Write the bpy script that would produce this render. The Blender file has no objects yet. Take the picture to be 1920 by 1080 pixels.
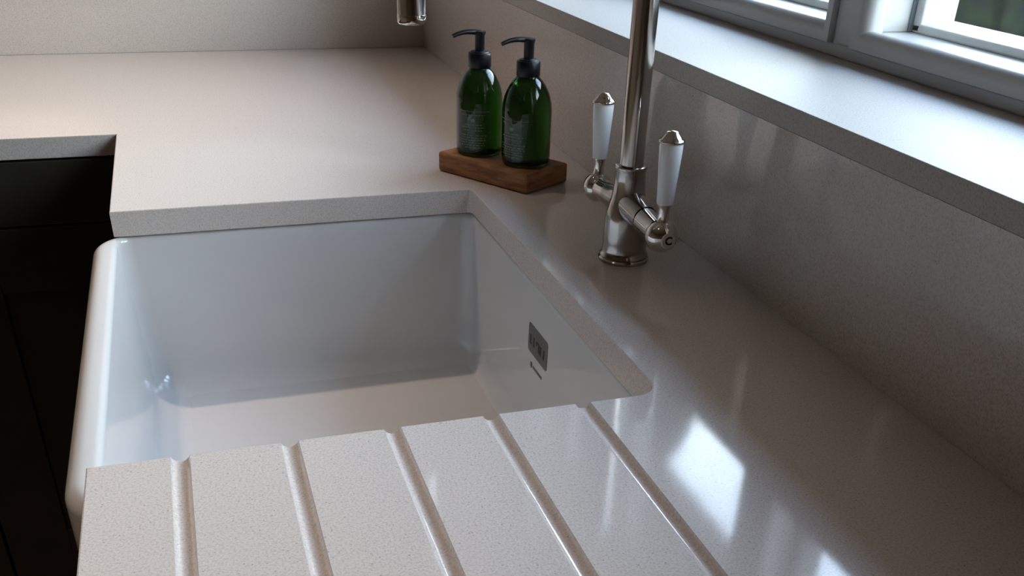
import bpy, bmesh, math, random
from mathutils import Vector, Matrix
random.seed(4)
S = bpy.context.scene
COL = S.collection
Z0 = 0.90                      # height of the worktop surface above the floor

# ---------------------------------------------------------------- camera
cd = bpy.data.cameras.new('camera'); cam = bpy.data.objects.new('camera', cd); COL.objects.link(cam)
cam.location = (0.09625, -0.60943, Z0 + 0.35742)
cam.rotation_euler = (1.005524, -0.031992, -0.316933)
cd.sensor_fit = 'HORIZONTAL'; cd.sensor_width = 36.0
cd.lens = 1823.2 / 1920 * 36
cd.shift_x = (960 - 981.36) / 1920
cd.shift_y = (876.75 - 540) / 1920
cd.clip_start = 0.01
S.camera = cam
S.view_settings.view_transform = 'Standard'; S.view_settings.look = 'None'
S.view_settings.gamma = 1; S.view_settings.use_curve_mapping = False
S.view_settings.exposure = 0.16

# ---------------------------------------------------------------- world: bright hazy low sky, blue above
SKY = 1.0
w = bpy.data.worlds.new('sky'); S.world = w; w.use_nodes = True
nt = w.node_tree; nt.nodes.clear()
tc = nt.nodes.new('ShaderNodeTexCoord'); sx = nt.nodes.new('ShaderNodeSeparateXYZ')
rp = nt.nodes.new('ShaderNodeValToRGB'); bg = nt.nodes.new('ShaderNodeBackground'); ou = nt.nodes.new('ShaderNodeOutputWorld')
nt.links.new(tc.outputs['Generated'], sx.inputs[0]); nt.links.new(sx.outputs['Z'], rp.inputs[0])
nt.links.new(rp.outputs[0], bg.inputs[0]); nt.links.new(bg.outputs[0], ou.inputs[0])
cr = rp.color_ramp
cr.elements[0].position = 0.0; cr.elements[0].color = (.68, .70, .82, 1)
cr.elements[1].position = 1.0; cr.elements[1].color = (.16, .26, .50, 1)
for pos, c in ((.40, (.90, .905, 1.0, 1)), (.62, (.60, .68, .95, 1)), (.80, (.28, .42, .74, 1))):
    e = cr.elements.new(pos); e.color = c
bg.inputs[1].default_value = 16.5 * SKY

def area(name, loc, rot, sx_, sy_, power, col, portal=False):
    l = bpy.data.lights.new(name, 'AREA'); l.shape = 'RECTANGLE'; l.size = sx_; l.size_y = sy_
    l.energy = power; l.color = col
    o = bpy.data.objects.new(name, l); COL.objects.link(o); o.location = loc; o.rotation_euler = rot
    if portal: l.cycles.is_portal = True
    return o
# portal in the window opening only guides the sampling of the sky
area('window_portal', (1.02, .55, Z0 + .73), (0, math.radians(90), 0), 1.15, 1.7, 1, (1, 1, 1), True)

# ---------------------------------------------------------------- materials
def mat(name, col=(.8, .8, .8), rough=.5, metal=0., spec=.5, coat=0., trans=0., ior=1.5, emit=None, es=0.):
    m = bpy.data.materials.new(name); m.use_nodes = True
    b = m.node_tree.nodes['Principled BSDF']
    b.inputs['Base Color'].default_value = (*col, 1); b.inputs['Roughness'].default_value = rough
    b.inputs['Metallic'].default_value = metal; b.inputs['Specular IOR Level'].default_value = spec
    b.inputs['Coat Weight'].default_value = coat; b.inputs['Coat Roughness'].default_value = .04
    b.inputs['Transmission Weight'].default_value = trans; b.inputs['IOR'].default_value = ior
    if emit: b.inputs['Emission Color'].default_value = (*emit, 1); b.inputs['Emission Strength'].default_value = es
    return m
def nd(m, t, **k):
    n = m.node_tree.nodes.new(t)
    for a, v in k.items():
        if a.startswith('i_'): n.inputs[a[2:].replace('_', ' ')].default_value = v
        else: setattr(n, a, v)
    return n
def lk(m, a, b): m.node_tree.links.new(a, b)
def ramp(m, fac, stops):
    r = nd(m, 'ShaderNodeValToRGB'); lk(m, fac, r.inputs[0]); e = r.color_ramp.elements
    e[0].position, e[0].color = stops[0][0], (*stops[0][1], 1)
    e[1].position, e[1].color = stops[-1][0], (*stops[-1][1], 1)
    for p_, c in stops[1:-1]: q = e.new(p_); q.color = (*c, 1)
    return r
def noisy(m, c1, c2, scale, lo=.35, hi=.65, stretch=None, bump=0., detail=3):
    t = nd(m, 'ShaderNodeTexCoord'); src = t.outputs['Object']
    if stretch:
        mp = nd(m, 'ShaderNodeMapping'); mp.inputs['Scale'].default_value = stretch; lk(m, src, mp.inputs[0]); src = mp.outputs[0]
    n = nd(m, 'ShaderNodeTexNoise'); n.inputs['Scale'].default_value = scale; n.inputs['Detail'].default_value = detail; lk(m, src, n.inputs[0])
    r = ramp(m, n.outputs['Fac'], [(lo, c1), (hi, c2)])
    b = m.node_tree.nodes['Principled BSDF']; lk(m, r.outputs[0], b.inputs['Base Color'])
    if bump:
        bp = nd(m, 'ShaderNodeBump'); bp.inputs['Strength'].default_value = bump; bp.inputs['Distance'].default_value = .001
        lk(m, n.outputs['Fac'], bp.inputs['Height']); lk(m, bp.outputs[0], b.inputs['Normal'])
    return m
def quartz(name, base, rough=.13, coat=0.):
    m = mat(name, base, rough, coat=coat)
    t = nd(m, 'ShaderNodeTexCoord')
    n1 = nd(m, 'ShaderNodeTexNoise', i_Scale=620., i_Detail=2.); lk(m, t.outputs['Object'], n1.inputs[0])
    d = tuple(c * .84 for c in base); l = tuple(min(1, c * 1.07) for c in base)
    r1 = ramp(m, n1.outputs['Fac'], [(.36, d), (.50, base), (.66, l)])
    v = nd(m, 'ShaderNodeTexVoronoi', i_Scale=260.); lk(m, t.outputs['Object'], v.inputs['Vector'])
    th = nd(m, 'ShaderNodeMath', operation='LESS_THAN'); lk(m, v.outputs['Distance'], th.inputs[0]); th.inputs[1].default_value = .16
    wn = nd(m, 'ShaderNodeTexWhiteNoise'); lk(m, v.outputs['Position'], wn.inputs['Vector'])
    t2 = nd(m, 'ShaderNodeMath', operation='GREATER_THAN'); lk(m, wn.outputs['Value'], t2.inputs[0]); t2.inputs[1].default_value = .62
    mu = nd(m, 'ShaderNodeMath', operation='MULTIPLY'); lk(m, th.outputs[0], mu.inputs[0]); lk(m, t2.outputs[0], mu.inputs[1])
    mu2 = nd(m, 'ShaderNodeMath', operation='MULTIPLY'); lk(m, mu.outputs[0], mu2.inputs[0]); mu2.inputs[1].default_value = .55
    mx = nd(m, 'ShaderNodeMix', data_type='RGBA'); lk(m, mu2.outputs[0], mx.inputs[0]); lk(m, r1.outputs[0], mx.inputs[6])
    mx.inputs[7].default_value = (base[0] * .38, base[1] * .36, base[2] * .35, 1)
    lk(m, mx.outputs[2], m.node_tree.nodes['Principled BSDF'].inputs['Base Color'])
    return m
M = {}
M['quartz'] = quartz('speckled_quartz', (.668, .595, .548), .075)
M['ceramic'] = mat('white_fireclay', (.66, .645, .635), .08, coat=.3)
M['nickel'] = mat('brushed_nickel', (.43, .385, .35), .14, metal=1)
M['nickel2'] = mat('polished_nickel', (.64, .58, .53), .07, metal=1)
M['disc'] = mat('pale_enamel', (.62, .60, .56), .3)
M['porcelain'] = mat('white_porcelain', (.82, .83, .82), .12, coat=.5)
M['black'] = mat('black_plastic', (.004, .004, .006), .38, spec=.3)
M['green'] = mat('green_glass', (.016, .062, .006), .03, trans=.93, ior=1.45)
M['soap'] = mat('printed_white', (.22, .26, .20), .5)
M['wood'] = noisy(mat('oiled_oak', rough=.55), (.18, .070, .022), (.46, .21, .080), 30, .3, .72, (1, 1, 6), .4)
M['paint_win'] = mat('window_paint', (.46, .45, .435), .35)
M['seal'] = mat('grey_seal', (.10, .13, .15), .5)
M['wall'] = noisy(mat('wall_plaster', rough=.85), (.46, .34, .23), (.50, .37, .26), 20)
M['wall_white'] = noisy(mat('white_wall_plaster', rough=.6), (.80, .79, .77), (.84, .83, .81), 20)
M['ceil'] = mat('ceiling_white', (.52, .46, .40), .9)
M['cab'] = noisy(mat('dark_cabinet_paint', rough=.33), (.028, .024, .017), (.036, .031, .022), 14)
M['carc'] = mat('cabinet_carcass', (.03, .026, .02), .7)
M['floor'] = noisy(mat('floor_boards', rough=.5), (.06, .04, .025), (.11, .075, .045), 6, stretch=(1, 8, 1))
M['plate'] = mat('grey_badge', (.13, .12, .115), .4, metal=0)
M['ink'] = mat('dark_ink', (.012, .011, .011), .5)
M['ground'] = noisy(mat('garden_paving', rough=.95, spec=.05), (.007, .008, .013), (.011, .012, .020), 3)
M['hedge'] = noisy(mat('hedge_leaves', rough=.9, spec=.05), (.001, .002, .0016), (.008, .016, .003), 9, .35, .7)
M['bark'] = noisy(mat('tree_bark', rough=.9), (.03, .02, .012), (.07, .05, .03), 12)
M['eave_blocker'] = mat('eave_blocker_boards', (.10, .09, .08), .7)
M['quartz_sill'] = quartz('speckled_quartz_sill', (.49, .455, .43), .60)
M['lampglass'] = mat('lamp_glow', (1, 1, 1), .5, emit=(1, .72, .45), es=4)
def glass():
    m = bpy.data.materials.new('window_glass'); m.use_nodes = True; t = m.node_tree; t.nodes.clear()
    o = t.nodes.new('ShaderNodeOutputMaterial'); mx = t.nodes.new('ShaderNodeMixShader'); lw = t.nodes.new('ShaderNodeLayerWeight'); pw = t.nodes.new('ShaderNodeMath'); pw.operation = 'POWER'; pw.inputs[1].default_value = 5; fr = t.nodes.new('ShaderNodeMath'); fr.operation = 'MULTIPLY_ADD'; fr.inputs[1].default_value = .9; fr.inputs[2].default_value = .02
    tr = t.nodes.new('ShaderNodeBsdfTransparent'); gl = t.nodes.new('ShaderNodeBsdfGlossy'); gl.inputs['Roughness'].default_value = 0.0
    tr.inputs[0].default_value = (.93, .97, .96, 1); t.links.new(lw.outputs['Facing'], pw.inputs[0]); t.links.new(pw.outputs[0], fr.inputs[0])
    t.links.new(fr.outputs[0], mx.inputs[0]); t.links.new(tr.outputs[0], mx.inputs[1]); t.links.new(gl.outputs[0], mx.inputs[2]); t.links.new(mx.outputs[0], o.inputs[0])
    return m
M['glass'] = glass()

# ---------------------------------------------------------------- mesh helpers (world coordinates; z measured from the worktop surface)
def thing(name, label, cat, loc, group=None):
    o = bpy.data.objects.new(name, None); COL.objects.link(o); o.location = (loc[0], loc[1], loc[2] + Z0)
    o.empty_display_size = .05; o['label'] = label; o['category'] = cat
    if group: o['group'] = group
    return o
def link(name, bm, m, parent=None, smooth=None, label=None):
    """verts are given in worktop coordinates; stored local to the top parent's location"""
    bmesh.ops.recalc_face_normals(bm, faces=bm.faces)
    me = bpy.data.meshes.new(name); 
    root = parent
    off = Vector((0, 0, 0))
    while root is not None: off += root.location; root = root.parent
    for v in bm.verts: v.co = v.co + Vector((0, 0, Z0)) - off
    bm.to_mesh(me); bm.free()
    ms = m if isinstance(m, (list, tuple)) else [m]
    for q in ms: me.materials.append(q)
    if smooth is not None:
        for p_ in me.polygons: p_.use_smooth = True
        me.set_sharp_from_angle(angle=math.radians(smooth))
    o = bpy.data.objects.new(name, me); COL.objects.link(o)
    if parent: o.parent = parent
    if label: o['label'] = label
    return o
def struct(o): o['kind'] = 'structure'; return o
def B(): return bmesh.new()
def box(bm, x0, x1, y0, y1, z0, z1, bev=0.):
    vs = [bm.verts.new((x, y, z)) for x in (x0, x1) for y in (y0, y1) for z in (z0, z1)]
    fs = [(0, 1, 3, 2), (4, 6, 7, 5), (0, 4, 5, 1), (2, 3, 7, 6), (0, 2, 6, 4), (1, 5, 7, 3)]
    f = [bm.faces.new([vs[i] for i in q]) for q in fs]
    if bev:
        es = list({e for g in f for e in g.edges})
        bmesh.ops.bevel(bm, geom=es, offset=bev, segments=2, profile=.5, affect='EDGES')
def ringloft(bm, rings, cap0=True, cap1=True):
    R = [[bm.verts.new(p_) for p_ in r] for r in rings]
    n = len(R[0])
    for a, b in zip(R, R[1:]):
        for i in range(n): bm.faces.new((a[i], a[(i + 1) % n], b[(i + 1) % n], b[i]))
    if cap0: bm.faces.new(R[0])
    if cap1: bm.faces.new(R[-1][::-1])
    return R
def lathe(bm, prof, c=(0, 0, 0), axis=(0, 0, 1), seg=48):
    q = Vector((0, 0, 1)).rotation_difference(Vector(axis)); c = Vector(c)
    rings = []
    for r, z in prof:
        r = max(r, 1e-5)
        rings.append([c + q @ Vector((r * math.cos(2 * math.pi * i / seg), r * math.sin(2 * math.pi * i / seg), z)) for i in range(seg)])
    ringloft(bm, rings)
def tube(bm, pts, rad, seg=24, caps=True):
    pts = [Vector(p_) for p_ in pts]; rings = []; up = None
    for i, p_ in enumerate(pts):
        t = (pts[min(i + 1, len(pts) - 1)] - pts[max(i - 1, 0)]).normalized()
        if up is None:
            up = t.orthogonal().normalized()
        up = (up - t * up.dot(t)).normalized(); s = t.cross(up)
        r = rad[i] if isinstance(rad, (list, tuple)) else rad
        rings.append([p_ + (up * math.cos(2 * math.pi * k / seg) + s * math.sin(2 * math.pi * k / seg)) * r for k in range(seg)])
    ringloft(bm, rings, caps, caps)
def rrect(x0, x1, y0, y1, r, z, n=10):
    out = []
    for cx, cy, a0 in ((x1 - r, y1 - r, 0), (x0 + r, y1 - r, 90), (x0 + r, y0 + r, 180), (x1 - r, y0 + r, 270)):
        for k in range(n + 1):
            a = math.radians(a0 + 90 * k / n); out.append((cx + r * math.cos(a), cy + r * math.sin(a), z))
    return out
def prism(bm, pts, z0, z1):
    ringloft(bm, [[(x, y, z0) for x, y in pts], [(x, y, z1) for x, y in pts]])
def ball(bm, c, r, seg=36):
    n = 18
    lathe(bm, [(r * math.sin(math.pi * k / n), -r * math.cos(math.pi * k / n)) for k in range(n + 1)], c, seg=seg)

# ---------------------------------------------------------------- key dimensions
W = .5974; L = .555; L2 = .9155; L3 = 1.5632; C_ = .4221; T = .0298; H = .1775; XW = .7812

# ---------------------------------------------------------------- setting
XL, YN, ZC, ZF = -2.7, -2.9, 1.50, -.90
def sb(name, x0, x1, y0, y1, z0, z1, m, bev=0., parent=None):
    b = B(); box(b, x0, x1, y0, y1, z0, z1, bev); return struct(link(name, b, m, parent))
sb('floor', XL - .1, .80, YN - .1, L3 + .1, ZF - .1, ZF, M['floor'])
sb('ceiling', XL - .1, 1.0, YN - .1, L3 + .1, ZC, ZC + .1, M['ceil'])
sb('wall_left', XL - .1, XL, YN - .1, L3 + .1, ZF, ZC, M['wall'])
sb('wall_near', XL, 1.0, YN - .1, YN, ZF, ZC, M['wall'])
sb('wall_far', XL, 1.0, L3 + .02, L3 + .12, ZF, ZC, M['wall_white'])
WY0, WY1, WZ1 = -.2620, 1.36, 1.28           # window opening
b = B()
box(b, W + .021, 1.0, YN, L3 + .02, ZF, H - .021)
box(b, W + .021, 1.0, YN, WY0, H - .021, ZC)
box(b, W + .021, 1.0, WY1, L3 + .02, H - .021, ZC)
box(b, W + .021, 1.0, WY0, WY1, WZ1, ZC)
struct(link('wall_right', b, M['wall']))

# quartz upstands and the window sill slab
def stone(name, x0, x1, y0, y1, z0, z1, label, mm='quartz'):
    b = B(); box(b, x0, x1, y0, y1, z0, z1, .0006 if mm != 'quartz' else 0)
    o = link(name, b, M[mm], smooth=12); o['label'] = label; return o
o = stone('upstand', W, W + .020, -1.2, L3 - .0005, .0002, H - .0202, 'tall speckled quartz upstand running under the window sill behind the tap'); o['category'] = 'upstand'
o = stone('upstand', -1.8, W + .019, L3, L3 + .0195, .0004, H, 'speckled quartz upstand on the far wall behind the clear stretch of worktop'); o['category'] = 'upstand'
o = stone('window_sill', W - .0002, XW + .035, WY0 + .0005, WY1 - .0005, H - .020, H, 'bright polished pale quartz window sill below the white window frame', 'quartz_sill'); o['category'] = 'window sill'

# ---------------------------------------------------------------- window 1: slim inner frame with sashes, outer frame and glass beyond
win = bpy.data.objects.new('window_1', None); COL.objects.link(win); win.location = (XW, .2, Z0 + H); win['kind'] = 'structure'
posts = [.338, .938]          # lower y of each inner post
PW = .038; X0 = XW; X1 = XW + .035
b = B()
box(b, X0, X1, WY0, WY1, H, .191, .002)
box(b, X0, X1, WY0, WY1, 1.235, WZ1, .002)
for y in posts: box(b, X0, X1, y, y + PW, .190, 1.236, .0025)
box(b, X0, X1, WY0, WY0 + .03, .190, 1.236, .002); box(b, X0, X1, WY1 - .03, WY1, .190, 1.236, .002)
struct(link('window_frame', b, M['paint_win'], win, 12))
bays = []
ys = [WY0 + .03] + sum([[p_, p_ + PW] for p_ in posts], []) + [WY1 - .03]
for i in range(0, len(ys), 2): bays.append((ys[i], ys[i + 1]))
def ovolo(bm, a, bnd, z0, z1, xs):
    """rounded sash frame: sweep a profile round the rectangle (y,z)"""
    y0, y1 = a + .0012, bnd - .0012
    prof = []           # (inset, x)
    for k in range(9):
        t_ = math.pi / 2 * k / 8
        prof.append((.005 + .014 * math.sin(t_), xs + .012 * (1 - math.cos(t_))))
    prof = [(0, xs + .022), (0, xs), (.005, xs)] + prof[1:] + [(.019, xs + .015), (.017, xs + .015), (.017, xs + .022)]
    rings = []
    for ins, x in prof:
        rings.append([(x, y0 + ins, z0 + ins), (x, y1 - ins, z0 + ins), (x, y1 - ins, z1 - ins), (x, y0 + ins, z1 - ins)])
    rings.append(rings[0])
    R = [[bm.verts.new(p_) for p_ in r] for r in rings[:-1]]
    R.append(R[0])
    for p_, q in zip(R, R[1:]):
        for i in range(4): bm.faces.new((p_[i], p_[(i + 1) % 4], q[(i + 1) % 4], q[i]))
for a, c in bays:
    for z0, z1 in ((.1915, .86), (.882, 1.2345)):
        b = B(); ovolo(b, a, c, z0, z1, X0 - .006)
        fr = struct(link('window_sash', b, M['paint_win'], win, 18))
        b = B(); box(b, X0 + .0095, X0 + .0125, a + .019, c - .019, z0 + .018, z1 - .018)
        struct(link('window_pane', b, M['glass'], fr))
b = B()
for a, c in bays: box(b, X0, X1, a, c, .86, .882, .001)
struct(link('window_transom', b, M['paint_win'], win, 12))
# outer cill board, deep mullions and outer frame
b = B(); box(b, X1, .9998, WY0, WY1, .150, .1995)
struct(link('window_cill', b, M['paint_win'], win))
OP = [.380, .980]
b = B()
for y in OP: box(b, X1 + .001, .884, y, y + .045, .1996, 1.27, .001)
struct(link('window_mullion', b, M['paint_win'], win))
b = B(); box(b, .8845, .93, WY0, WY1, .1996, .209, .002); box(b, .8845, .93, WY0, WY1, 1.235, WZ1, .002)
box(b, .884, .93, WY0, WY1, .95, .97, .002)
for y in OP:
    box(b, .8845, .93, y - .0135, y + .058, .2, 1.236, .002)
for y0, y1 in ((WY0, WY0 + .04), (WY1 - .04, WY1)): box(b, .8845, .93, y0, y1, .2, 1.236, .002)
struct(link('outer_frame', b, M['paint_win'], win, 12))
b = B()
for y in OP:
    for s, e in ((y - .0022, y - .0002), (y + .0452, y + .0472)): box(b, .879, .8843, s, e, .1998, 1.23)
struct(link('glazing_seal', b, M['seal'], win))
b = B(); box(b, .905, .909, WY0 + .02, WY1 - .02, .204, 1.25)
struct(link('outer_pane', b, M['glass'], win))

# ---------------------------------------------------------------- outside
b = B(); box(b, 1.0, 22, -14, 26, -1.1, -1.0)
struct(link('ground', b, M['ground']))
def hedge(name, x0, x1, y0, y1, z1, label):
    b = B(); nx, ny, nz = 6, max(6, int((y1 - y0) * 5)), 10
    box(b, x0, x1, y0, y1, -1.0, z1)
    bmesh.ops.subdivide_edges(b, edges=b.edges[:], cuts=14, use_grid_fill=True)
    for v in b.verts:
        v.co += Vector((random.uniform(-.09, .09), random.uniform(-.09, .09), random.uniform(-.07, .07) if v.co.z > -.95 else 0))
    o = link(name, b, M['hedge'], smooth=180); o['label'] = label; o['category'] = 'hedge'; return o
hedge('garden_hedge', 7.4, 8.4, -4, 14, 1.6, 'dark green garden hedge seen through the right-hand window pane')

def crown(bm, c, r, n=1):
    k = bmesh.ops.create_icosphere(bm, subdivisions=4, radius=r)
    for v in k['verts']:
        d = v.co.normalized(); f = 1 + .12 * math.sin(9 * d.x + 4 * d.z) + .10 * math.sin(11 * d.y - 5 * d.z) + random.uniform(-.07, .07)
        v.co = Vector(c) + v.co * f
def tree(x, y, r, h, label):
    t = thing('garden_tree', label, 'tree', (x, y, -1.9))
    b = B(); tube(b, [(x, y, -1.0), (x + .05, y, 1.0), (x, y + .05, h - r * .5)], [.16, .13, .10], 14); link('trunk', b, M['bark'], t, 60)
    b = B(); crown(b, (x, y, h), r); crown(b, (x + .3 * r, y - .35 * r, h - .7 * r), r * .7); crown(b, (x - .2 * r, y + .5 * r, h + .5 * r), r * .65)
    link('crown', b, M['hedge'], t, 180)
tree(4.0, 9.70, 1.8, 5.0, 'broad dark green tree beyond the garden hedge')
tree(3.2, 15.8, 2.2, 3.8, 'taller dark tree farther along the garden hedge')
b = B(); box(b, 1.0, 1.75, -6, 9, 1.775, 1.89); box(b, 1.75, 1.78, -6, 9, 1.75, 1.93)
struct(link('added_eave', b, M['eave_blocker']))  # unseen eave, added to keep high sky light off the worktop
# ---------------------------------------------------------------- worktop (one continuous slab, cut out for the sink, five drainer grooves)
def arc(cx, cy, r, a0, a1, n=8):
    return [(cx + r * math.cos(math.radians(a0 + (a1 - a0) * k / n)), cy + r * math.sin(math.radians(a0 + (a1 - a0) * k / n))) for k in range(n + 1)]
rc, rd = .020, .008
plan = [(0, -1.2), (W + .0195, -1.2), (W + .0195, L3 + .0192), (-1.8, L3 + .0192), (-1.8, L2), (0, L2), (0, L)]
plan += arc(C_ - rd, L - rd, rd, 90, 0)
plan += arc(C_ - rc, rc, rc, 0, -90)
plan += [(0, 0)]
b = B()
ch = .0013
prism(b, plan, -T, 0)
b.normal_update()
top = [e for e in b.edges if abs(e.verts[0].co.z) < 1e-6 and abs(e.verts[1].co.z) < 1e-6]
bot = [e for e in b.edges if abs(e.verts[0].co.z + T) < 1e-6 and abs(e.verts[1].co.z + T) < 1e-6]
bmesh.ops.recalc_face_normals(b, faces=b.faces)
bmesh.ops.bevel(b, geom=top + bot, offset=ch, segments=2, profile=.5, affect='EDGES')
slab = thing('worktop', 'pale speckled quartz worktop wrapping round the undermounted sink', 'worktop', (.3, .4, 0))
body = link('slab', b, M['quartz'], slab)
cut = B()
GR = [(.0537 + .0667) / 2, (.1282 + .1396) / 2, (.2015 + .2134) / 2, (.2761 + .2885) / 2, (.3499 + .3625) / 2]
for gx in GR:
    hw, dp = .0064, .0050; R_ = (hw * hw + dp * dp) / (2 * dp)
    pts = [(gx, .05, R_ - dp), (gx, -.46, R_ - dp)]
    tube(cut, pts, R_, 64)
co = link('cutter', cut, M['quartz'])
md = body.modifiers.new('grooves', 'BOOLEAN'); md.operation = 'DIFFERENCE'; md.object = co; md.solver = 'EXACT'
bpy.context.view_layer.update()
dg = bpy.context.evaluated_depsgraph_get()
nm = bpy.data.meshes.new_from_object(body.evaluated_get(dg)); body.modifiers.clear(); body.data = nm
bpy.data.objects.remove(co)
for p_ in nm.polygons: p_.use_smooth = True
nm.set_sharp_from_angle(angle=math.radians(14))
# single-piece thing: drop the empty again
body.parent = None; body.location = slab.location; body['label'] = slab['label']; body['category'] = 'worktop'
bpy.data.objects.remove(slab); body.name = 'worktop'

# ---------------------------------------------------------------- sink
sink = thing('belfast_sink', 'white fireclay apron-front sink mounted under the quartz worktop', 'sink', (.21, .28, -.255))
b = B()
OX = (-.024, .452, -.008, .573)
def orr(ins, z, r=.045): return rrect(OX[0] + ins, OX[1] - ins, OX[2] + ins, OX[3] - ins, r - ins, z)
rings = [orr(.006, -.255), orr(.0015, -.2535), orr(0, -.248)]
for k in range(0, 9):
    a = math.pi / 2 * k / 8; rings.append(orr(.014 * (1 - math.cos(a)), -.0445 + .014 * math.sin(a)))
RT = (-.0035, .4300, -.001, .5620)                       # rim inner start
for k in range(0, 7):
    a = math.pi / 2 * k / 6; s = .0062 * math.sin(a)
    rings.append(rrect(RT[0] + s, RT[1] - s, RT[2] + s, RT[3] - s, .022 - s * .5, -.0305 - .0075 * (1 - math.cos(a))))
RW = (RT[0] + .0062, RT[1] - .0062, RT[2] + .0062, RT[3] - .0062)
WB = (.0150, .4205, .012, .5535); zb = -.196             # lower end of the tapered walls
FL = (.0530, .4085, .040, .5270); zf = -.226             # flat floor
rw0 = .019
for k in range(1, 5):
    t_ = k / 4; rings.append(rrect(*[RW[i] + (WB[i] - RW[i]) * t_ for i in range(4)], rw0 + .004 * t_, -.038 + (zb + .038) * t_))
for k in range(1, 9):
    a = math.radians(70) * k / 8; u = (1 - math.cos(a)) / (1 - math.cos(math.radians(70))); v = math.sin(a) / math.sin(math.radians(70))
    rings.append(rrect(*[WB[i] + (FL[i] - WB[i]) * u for i in range(4)], .023 + (.010 - .023) * u, zb + (zf - zb) * v))
ringloft(b, rings)
bas = link('basin', b, M['ceramic'], sink, 60)
flr = [p_ for p_ in bas.data.polygons if len(p_.vertices) > 20 and abs(p_.center.z - (zf + .255)) < .003]
fe = {tuple(sorted(k)) for p_ in flr for k in p_.edge_keys}
for e in bas.data.edges:
    if tuple(sorted(e.vertices)) in fe: e.use_edge_sharp = True
b = B(); lathe(b, [(0, .0005), (.044, .0005), (.044, .003), (.038, .004), (.034, .0015), (0, .0012)], (.23, .28, zf))
dr = link('drain', b, M['nickel2'], sink, 30, 'polished metal drain')
b = B()
for k in range(8):
    a = k * math.pi / 4; lathe(b, [(0, 0), (.004, 0), (.004, .0006), (0, .0006)], (.23 + .018 * math.cos(a), .28 + .018 * math.sin(a), zf + .0014), seg=12)
link('drain_hole', b, M['ink'], dr)
# maker's badge on the right-hand inner wall: small grey rounded plate with dark lettering, a tiny line under it
def wallx(z): return RW[1] + (WB[1] - RW[1]) * (-.038 - z) / (-.038 - zb)
def wp(y, z, off): return (wallx(z) - off, y, z)
def plate(bm, y0, y1, z0, z1, off, r=0.):
    if r: ring = [(p_[0], p_[1]) for p_ in rrect(y0, y1, z0, z1, r, 0, 4)]
    else: ring = [(y0, z0), (y1, z0), (y1, z1), (y0, z1)]
    ringloft(bm, [[wp(y, z, -.0005) for y, z in ring], [wp(y, z, off) for y, z in ring]])
b = B(); plate(b, .2582, .3200, -.1095, -.0765, .0004, .004)
bd = link('badge', b, M['plate'], sink, None, 'grey rounded maker badge with dark lettering')
b = B()
def up(u, v):  # u left(0)->right(1) as read, v 0..1 up
    return .3200 - .0618 * u, -.1095 + .033 * v
def bar(u0, u1, v0, v1):
    ya, za = up(u0, v0); yb, zb_ = up(u1, v1); plate(b, min(ya, yb), max(ya, yb), za, zb_, .0007)
for q in ((.10, .16, .30, .62), (.16, .20, .30, .37), (.28, .33, .30, .62), (.42, .46, .46, .60), (.46, .56, .55, .62), (.54, .60, .30, .60), (.60, .66, .30, .44), (.64, .69, .30, .60), (.80, .85, .30, .62), (.77, .80, .30, .36)): bar(*q)
link('lettering', b, M['ink'], bd)
b = B()
plate(b, .3035, .3090, -.1265, -.1195, .0004, .002)
for i in range(7):
    y = .3005 - i * .0043; plate(b, y - .0028, y, -.1250, -.1215, .0004)
link('small_print', b, M['plate'], sink)

# ---------------------------------------------------------------- tap
FX, FY = .511, .2836
tap = thing('mixer_tap', 'brushed nickel swan-neck mixer tap with two white lever handles behind the sink', 'tap', (FX, FY, 0))
b = B()
lathe(b, [(0, .0003), (.0258, .0003), (.0262, .0015), (.0262, .0030), (.0246, .0045), (.0252, .0058), (.0248, .0072), (.0236, .0085), (.0229, .011), (.0226, .020), (.0224, .032),
          (.0222, .042), (.0212, .050), (.0195, .057), (.0176, .064), (.0164, .072), (.0156, .082), (.0152, .092), (.0158, .0935), (.0164, .0955), (.0160, .0972), (.0135, .0978), (0, .0975)], (FX, FY, 0))
for s in (-1, 1):
    tube(b, [(FX, FY + s * .002, .060), (FX, FY + s * .014, .0590), (FX, FY + s * .026, .0575), (FX, FY + s * .038, .0560), (FX, FY + s * .043, .0556), (FX, FY + s * .0435, .0556)], [.0155, .0150, .0142, .0134, .0131, .0120], 36)
link('body', b, M['nickel'], tap, 40)
b = B()
pts = [(FX, FY, .095), (FX, FY, .20), (FX, FY, .30)]
RA = (.511 - .2925) / 2; zc = .315
pts = [(FX, FY, z) for z in (.095, .15, .2, .25, .29)]
for k in range(0, 25):
    a = math.pi * k / 24; pts.append((FX - RA + RA * math.cos(a), FY, zc + RA * math.sin(a)))
pts += [(.2925, FY, .28), (.2925, FY, .25), (.2925, FY, .2305)]
tube(b, pts, .0121, 40)
link('spout', b, M['nickel'], tap, 40)
b = B(); lathe(b, [(0, 0), (.0112, 0), (.0121, .0010), (.0124, .0025), (.0124, .0060), (.0122, .0075), (0, .018)], (.2925, FY, .2290))
link('aerator', b, M['nickel2'], tap, 40)
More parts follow.
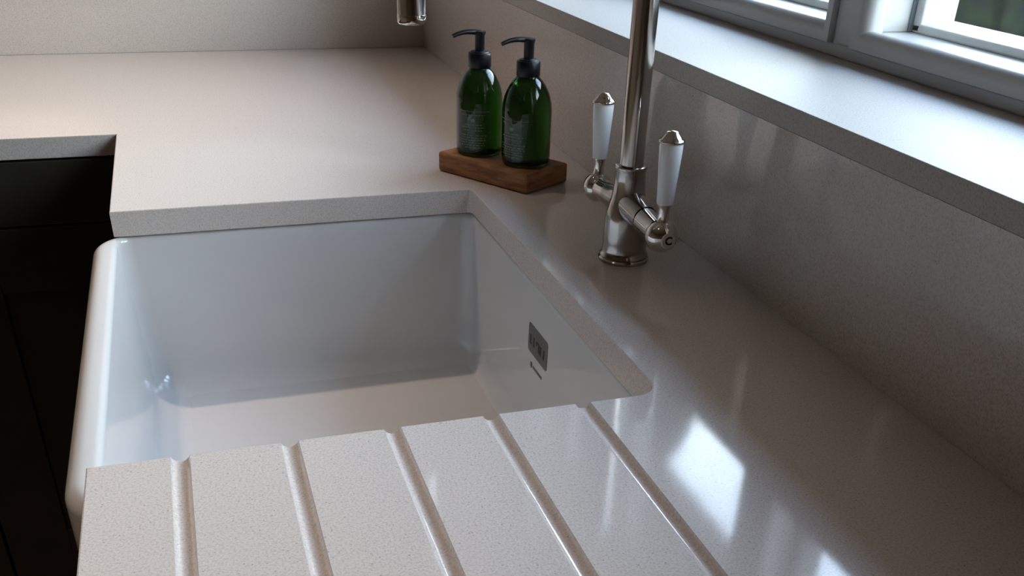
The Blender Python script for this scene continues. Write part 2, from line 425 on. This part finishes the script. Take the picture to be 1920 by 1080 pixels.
for s in (-1, 1):
    yb = FY + s * .0815; zb0 = .0520
    b = B()
    tube(b, [(FX, FY + s * .0440, .0553), (FX, FY + s * .058, .0540), (FX, FY + s * .070, .0530), (FX, yb, zb0)], [.0124, .0116, .0112, .011], 32)
    ball(b, (FX, yb, zb0), .0158)
    vb = link('valve', b, M['nickel2'], tap, 50)
    b = B(); lathe(b, [(0, 0), (.0072, 0), (.0072, .0014), (.0066, .0020), (0, .0020)], (FX, yb + s * .0142, zb0), (0, s, 0), 32)
    dsc = link('index_disc', b, M['disc'], vb, 30, 'pale round index disc')
    cu = bpy.data.curves.new('t', 'FONT'); cu.body = 'C' if s < 0 else 'H'; cu.size = .0105; cu.align_x = 'CENTER'; cu.align_y = 'CENTER'; cu.extrude = .0002; cu.offset = .0003
    to = bpy.data.objects.new('t', cu); COL.objects.link(to); bpy.context.view_layer.update()
    tm = bpy.data.meshes.new_from_object(to.evaluated_get(bpy.context.evaluated_depsgraph_get())); bpy.data.objects.remove(to)
    b = B(); b.from_mesh(tm)
    rot = Matrix.Rotation(math.radians(90), 4, 'X') if s < 0 else Matrix.Rotation(math.pi, 4, 'Z') @ Matrix.Rotation(math.radians(90), 4, 'X')
    for v in b.verts: v.co = rot @ v.co + Vector((FX, yb + s * .0164, zb0))
    link('letter', b, M['ink'], vb)
    b = B(); lathe(b, [(0, .060), (.0068, .061), (.0058, .068), (.0052, .074), (.0056, .0795), (.0070, .0822), (.0072, .0835), (0, .0835)], (FX, yb, 0), seg=32)
    link('stem', b, M['nickel2'], tap, 40)
    b = B(); lathe(b, [(0, .0832), (.0078, .0832), (.0082, .0845), (.0086, .095), (.0096, .110), (.0106, .126), (.0110, .136), (.0108, .1395), (0, .1398)], (FX, yb, 0), seg=40)
    link('lever', b, M['porcelain'], tap, 40, 'white porcelain lever grip')
    b = B(); lathe(b, [(0, .1394), (.0118, .1394), (.0124, .1404), (.0120, .1416), (.0100, .1428), (.0082, .1448), (.0060, .1474), (.0042, .1490), (0, .1496)], (FX, yb, 0), seg=40)
    link('cap', b, M['nickel2'], tap, 70)

# ---------------------------------------------------------------- soap tray and bottles
P0 = Vector((.4016, .6425)); P1 = Vector((.4817, .5151)); P2 = Vector((.5482, .5610))
u = (P1 - P0); u_len = u.length; u.normalize(); vdir = Vector((-u.y, u.x))
wd = (P2 - P1).dot(vdir)
cen = (P0 + P1) / 2 + vdir * wd / 2
trayrot = math.atan2(u.y, u.x)
b = B(); box(b, -u_len / 2, u_len / 2, -wd / 2, wd / 2, 0.0003, .025, .0035)
# slight shaping of the sawn block
for v in b.verts: v.co.x += .0012 * math.sin(v.co.y * 60); v.co.y += .0008 * math.sin(v.co.x * 45)
rm = Matrix.Rotation(trayrot, 4, 'Z')
for v in b.verts: v.co = rm @ v.co + Vector((cen.x, cen.y, 0))
tray = link('soap_tray', b, M['wood'], None, 12)
tray['label'] = 'small chunky brown wooden block under the two green pump bottles'; tray['category'] = 'tray'
def bottle(cx, cy, label, ang, k=1.0):
    z = .0252
    t = thing('pump_bottle', label, 'soap bottle', (cx, cy, z), 'green pump bottles on the wooden block')
    b = B()
    prof = [(0, .001), (.024, 0), (.0275, .001), (.0293, .004), (.0296, .010), (.0297, .050), (.0297, .064), (.0290, .072), (.0272, .080), (.0245, .087), (.0210, .0935), (.0172, .0985), (.0142, .1015), (.0132, .104), (.0130, .108), (0, .108)]
    lathe(b, [(r * k, h) for r, h in prof], (cx, cy, z), seg=64)
    body_ = link('bottle_body', b, M['green'], t, 50)
    b = B()
    # printed text lines that follow the curve of the glass, facing the room
    def strip(a0, a1, z0, z1, r):
        n = max(1, int(abs(a1 - a0) / 4)); lo = []; hi = []
        for i in range(n + 1):
            a = math.radians(a0 + (a1 - a0) * i / n)
            lo.append([b.verts.new((cx + rr * math.cos(a), cy + rr * math.sin(a), z + z0)) for rr in (r, r + .00012)])
            hi.append([b.verts.new((cx + rr * math.cos(a), cy + rr * math.sin(a), z + z1)) for rr in (r, r + .00012)])
        for i in range(n):
            b.faces.new((lo[i][1], lo[i + 1][1], hi[i + 1][1], hi[i][1])); b.faces.new((lo[i][0], hi[i][0], hi[i + 1][0], lo[i + 1][0]))
            b.faces.new((hi[i][0], hi[i][1], hi[i + 1][1], hi[i + 1][0])); b.faces.new((lo[i][0], lo[i + 1][0], lo[i + 1][1], lo[i][1]))
        b.faces.new((lo[0][0], lo[0][1], hi[0][1], hi[0][0])); b.faces.new((lo[-1][0], hi[-1][0], hi[-1][1], lo[-1][1]))
    R_ = .0297 * k + .00005
    strip(ang - 42, ang + 42, .0560, .0563, R_)
    strip(ang - 5, ang + 5, .0440, .0475, R_)
    for i, (hwid, zz) in enumerate([(30, .0515), (22, .0400), (30, .0365), (26, .0330), (34, .0270), (30, .0240), (33, .0210), (28, .0180), (31, .0150), (20, .0120)]):
        a = ang - hwid
        while a < ang + hwid:
            st = random.uniform(4, 9); strip(a, min(a + st, ang + hwid), zz, zz + .0007, R_); a += st + 2.5
    link('printed_text', b, M['soap'], body_)
    b = B()
    lathe(b, [(0, .1035), (.0138, .1035), (.0144, .1045), (.0144, .1195), (.0138, .1205), (.0118, .1210), (.0112, .1222), (.0090, .1228), (0, .1228)], (cx, cy, z), seg=48)
    link('collar', b, M['black'], t, 40)
    b = B()
    lathe(b, [(0, .1225), (.0062, .1225), (.0062, .1400), (.0075, .1435), (.0072, .1452), (0, .1458)], (cx, cy, z), seg=32)
    pts = []; rad = []
    da = math.radians(188)
    for i in range(11):
        s = i / 10; d = .036 * s
        pts.append((cx + d * math.cos(da), cy + d * math.sin(da), z + .1432 + .0018 * math.sin(s * 2.6) - .0040 * s ** 3)); rad.append(.0034 - .0011 * s)
    tube(b, pts, rad, 16)
    link('pump_head', b, M['black'], t, 40)
    return t
bottle(.4527, .6287, 'green pump bottle on the far end of the wooden block, left of its twin', 238, 1.0)
bottle(.4962, .5681, 'dark green pump bottle on the near end of the wooden block, closer to the tap', 215, 1.03)

# ---------------------------------------------------------------- cabinets
CY = L2 + .020
cb = thing('base_cabinet', 'dark brown shaker base cabinet under the far run of worktop', 'cabinet', (-.07, 1.25, ZF))
b = B(); box(b, -.2945, .16, CY + .002, L3 - .01, -.78, -.0305); box(b, -.2945, .16, CY + .05, L3 - .01, ZF + .0005, -.78)
link('body', b, M['carc'], cb)
def shaker(name, x0, x1, z0, z1, parent, fw):
    b = B(); y0 = CY - .020; y1 = CY + .0015
    box(b, x0, x0 + fw, y0, y1, z0, z1, .001); box(b, x1 - fw, x1, y0, y1, z0, z1, .001)
    box(b, x0 + fw, x1 - fw, y0, y1, z0, z0 + fw, .001); box(b, x0 + fw, x1 - fw, y0, y1, z1 - fw, z1, .001)
    box(b, x0 + fw, x1 - fw, y0 + .009, y1, z0 + fw, z1 - fw)
    return link(name, b, M['cab'], parent)
b = B(); box(b, -.293, .158, CY - .020, CY + .0015, -.1235, -.033, .0012)
link('drawer', b, M['cab'], cb)
shaker('door', -.293, .158, -.752, -.127, cb, .0955)
cb2 = thing('base_cabinet', 'dark brown cabinet front at the lower left edge, left of the corner unit', 'cabinet', (-.6, 1.25, ZF))
b = B(); box(b, -.80, -.2965, CY + .002, L3 - .01, -.78, -.0305); box(b, -.80, -.2965, CY + .05, L3 - .01, ZF + .0005, -.78)
link('body', b, M['carc'], cb2)
b = B(); box(b, -.798, -.298, CY - .020, CY + .0015, -.1235, -.033, .0012)
link('drawer', b, M['cab'], cb2)
shaker('door', -.798, -.298, -.752, -.127, cb2, .0955)
# unit below the sink and drainer (hidden from the camera but carries them)
cb3 = thing('sink_cabinet', 'dark cabinet carrying the white sink and the grooved drainer', 'cabinet', (.3, 0, ZF))
b = B(); box(b, .03, .595, -.02, .60, -.86, -.257); box(b, .03, .595, -1.19, -.0205, -.86, -.0305); box(b, .09, .595, -1.19, .60, ZF + .0005, -.86)
link('body', b, M['carc'], cb3)
b = B(); box(b, .008, .0295, -.0185, .598, -.85, -.262, .001)
link('door', b, M['cab'], cb3)
b = B(); box(b, .008, .0295, -.62, -.0225, -.85, -.034, .001)
link('door', b, M['cab'], cb3)

# ---------------------------------------------------------------- ceiling downlights (the two rear ones are added for warm fill)
DL = [(-.30, -.05, 44, 'above the grooved drainer'), (-.14, .95, 66, 'above the inner corner of the worktop'), (-1.25, .95, 48, 'above the far left end of the worktop'),
      (-1.25, -.05, 46, 'over the middle of the kitchen floor'), (-.9, -1.4, 46, 'added for warm fill over the floor behind the drainer'), (-2.0, -1.4, 46, 'added for warm fill near the rear left corner of the room')]
for x, y, pw_, where in DL:
    t = thing('ceiling_downlight', 'small round recessed ceiling downlight ' + where, 'ceiling light', (x, y, ZC - .004), 'ceiling downlights')
    b = B(); lathe(b, [(.040, 0), (.052, 0), (.050, -.004), (.040, -.004)], (x, y, ZC - .0002)); link('trim_ring', b, M['ceil'], t, 40)
    b = B(); lathe(b, [(0, -.001), (.0398, -.001), (.0398, -.003), (0, -.003)], (x, y, ZC - .0002)); link('lamp_lens', b, M['lampglass'], t)
    l = bpy.data.lights.new('downlight', 'SPOT'); l.spot_size = math.radians(66); l.spot_blend = .9; l.shadow_soft_size = .035; l.energy = pw_; l.color = (1, .80, .64)
    o = bpy.data.objects.new('downlight', l); COL.objects.link(o); o.location = (x, y, Z0 + ZC - .006)
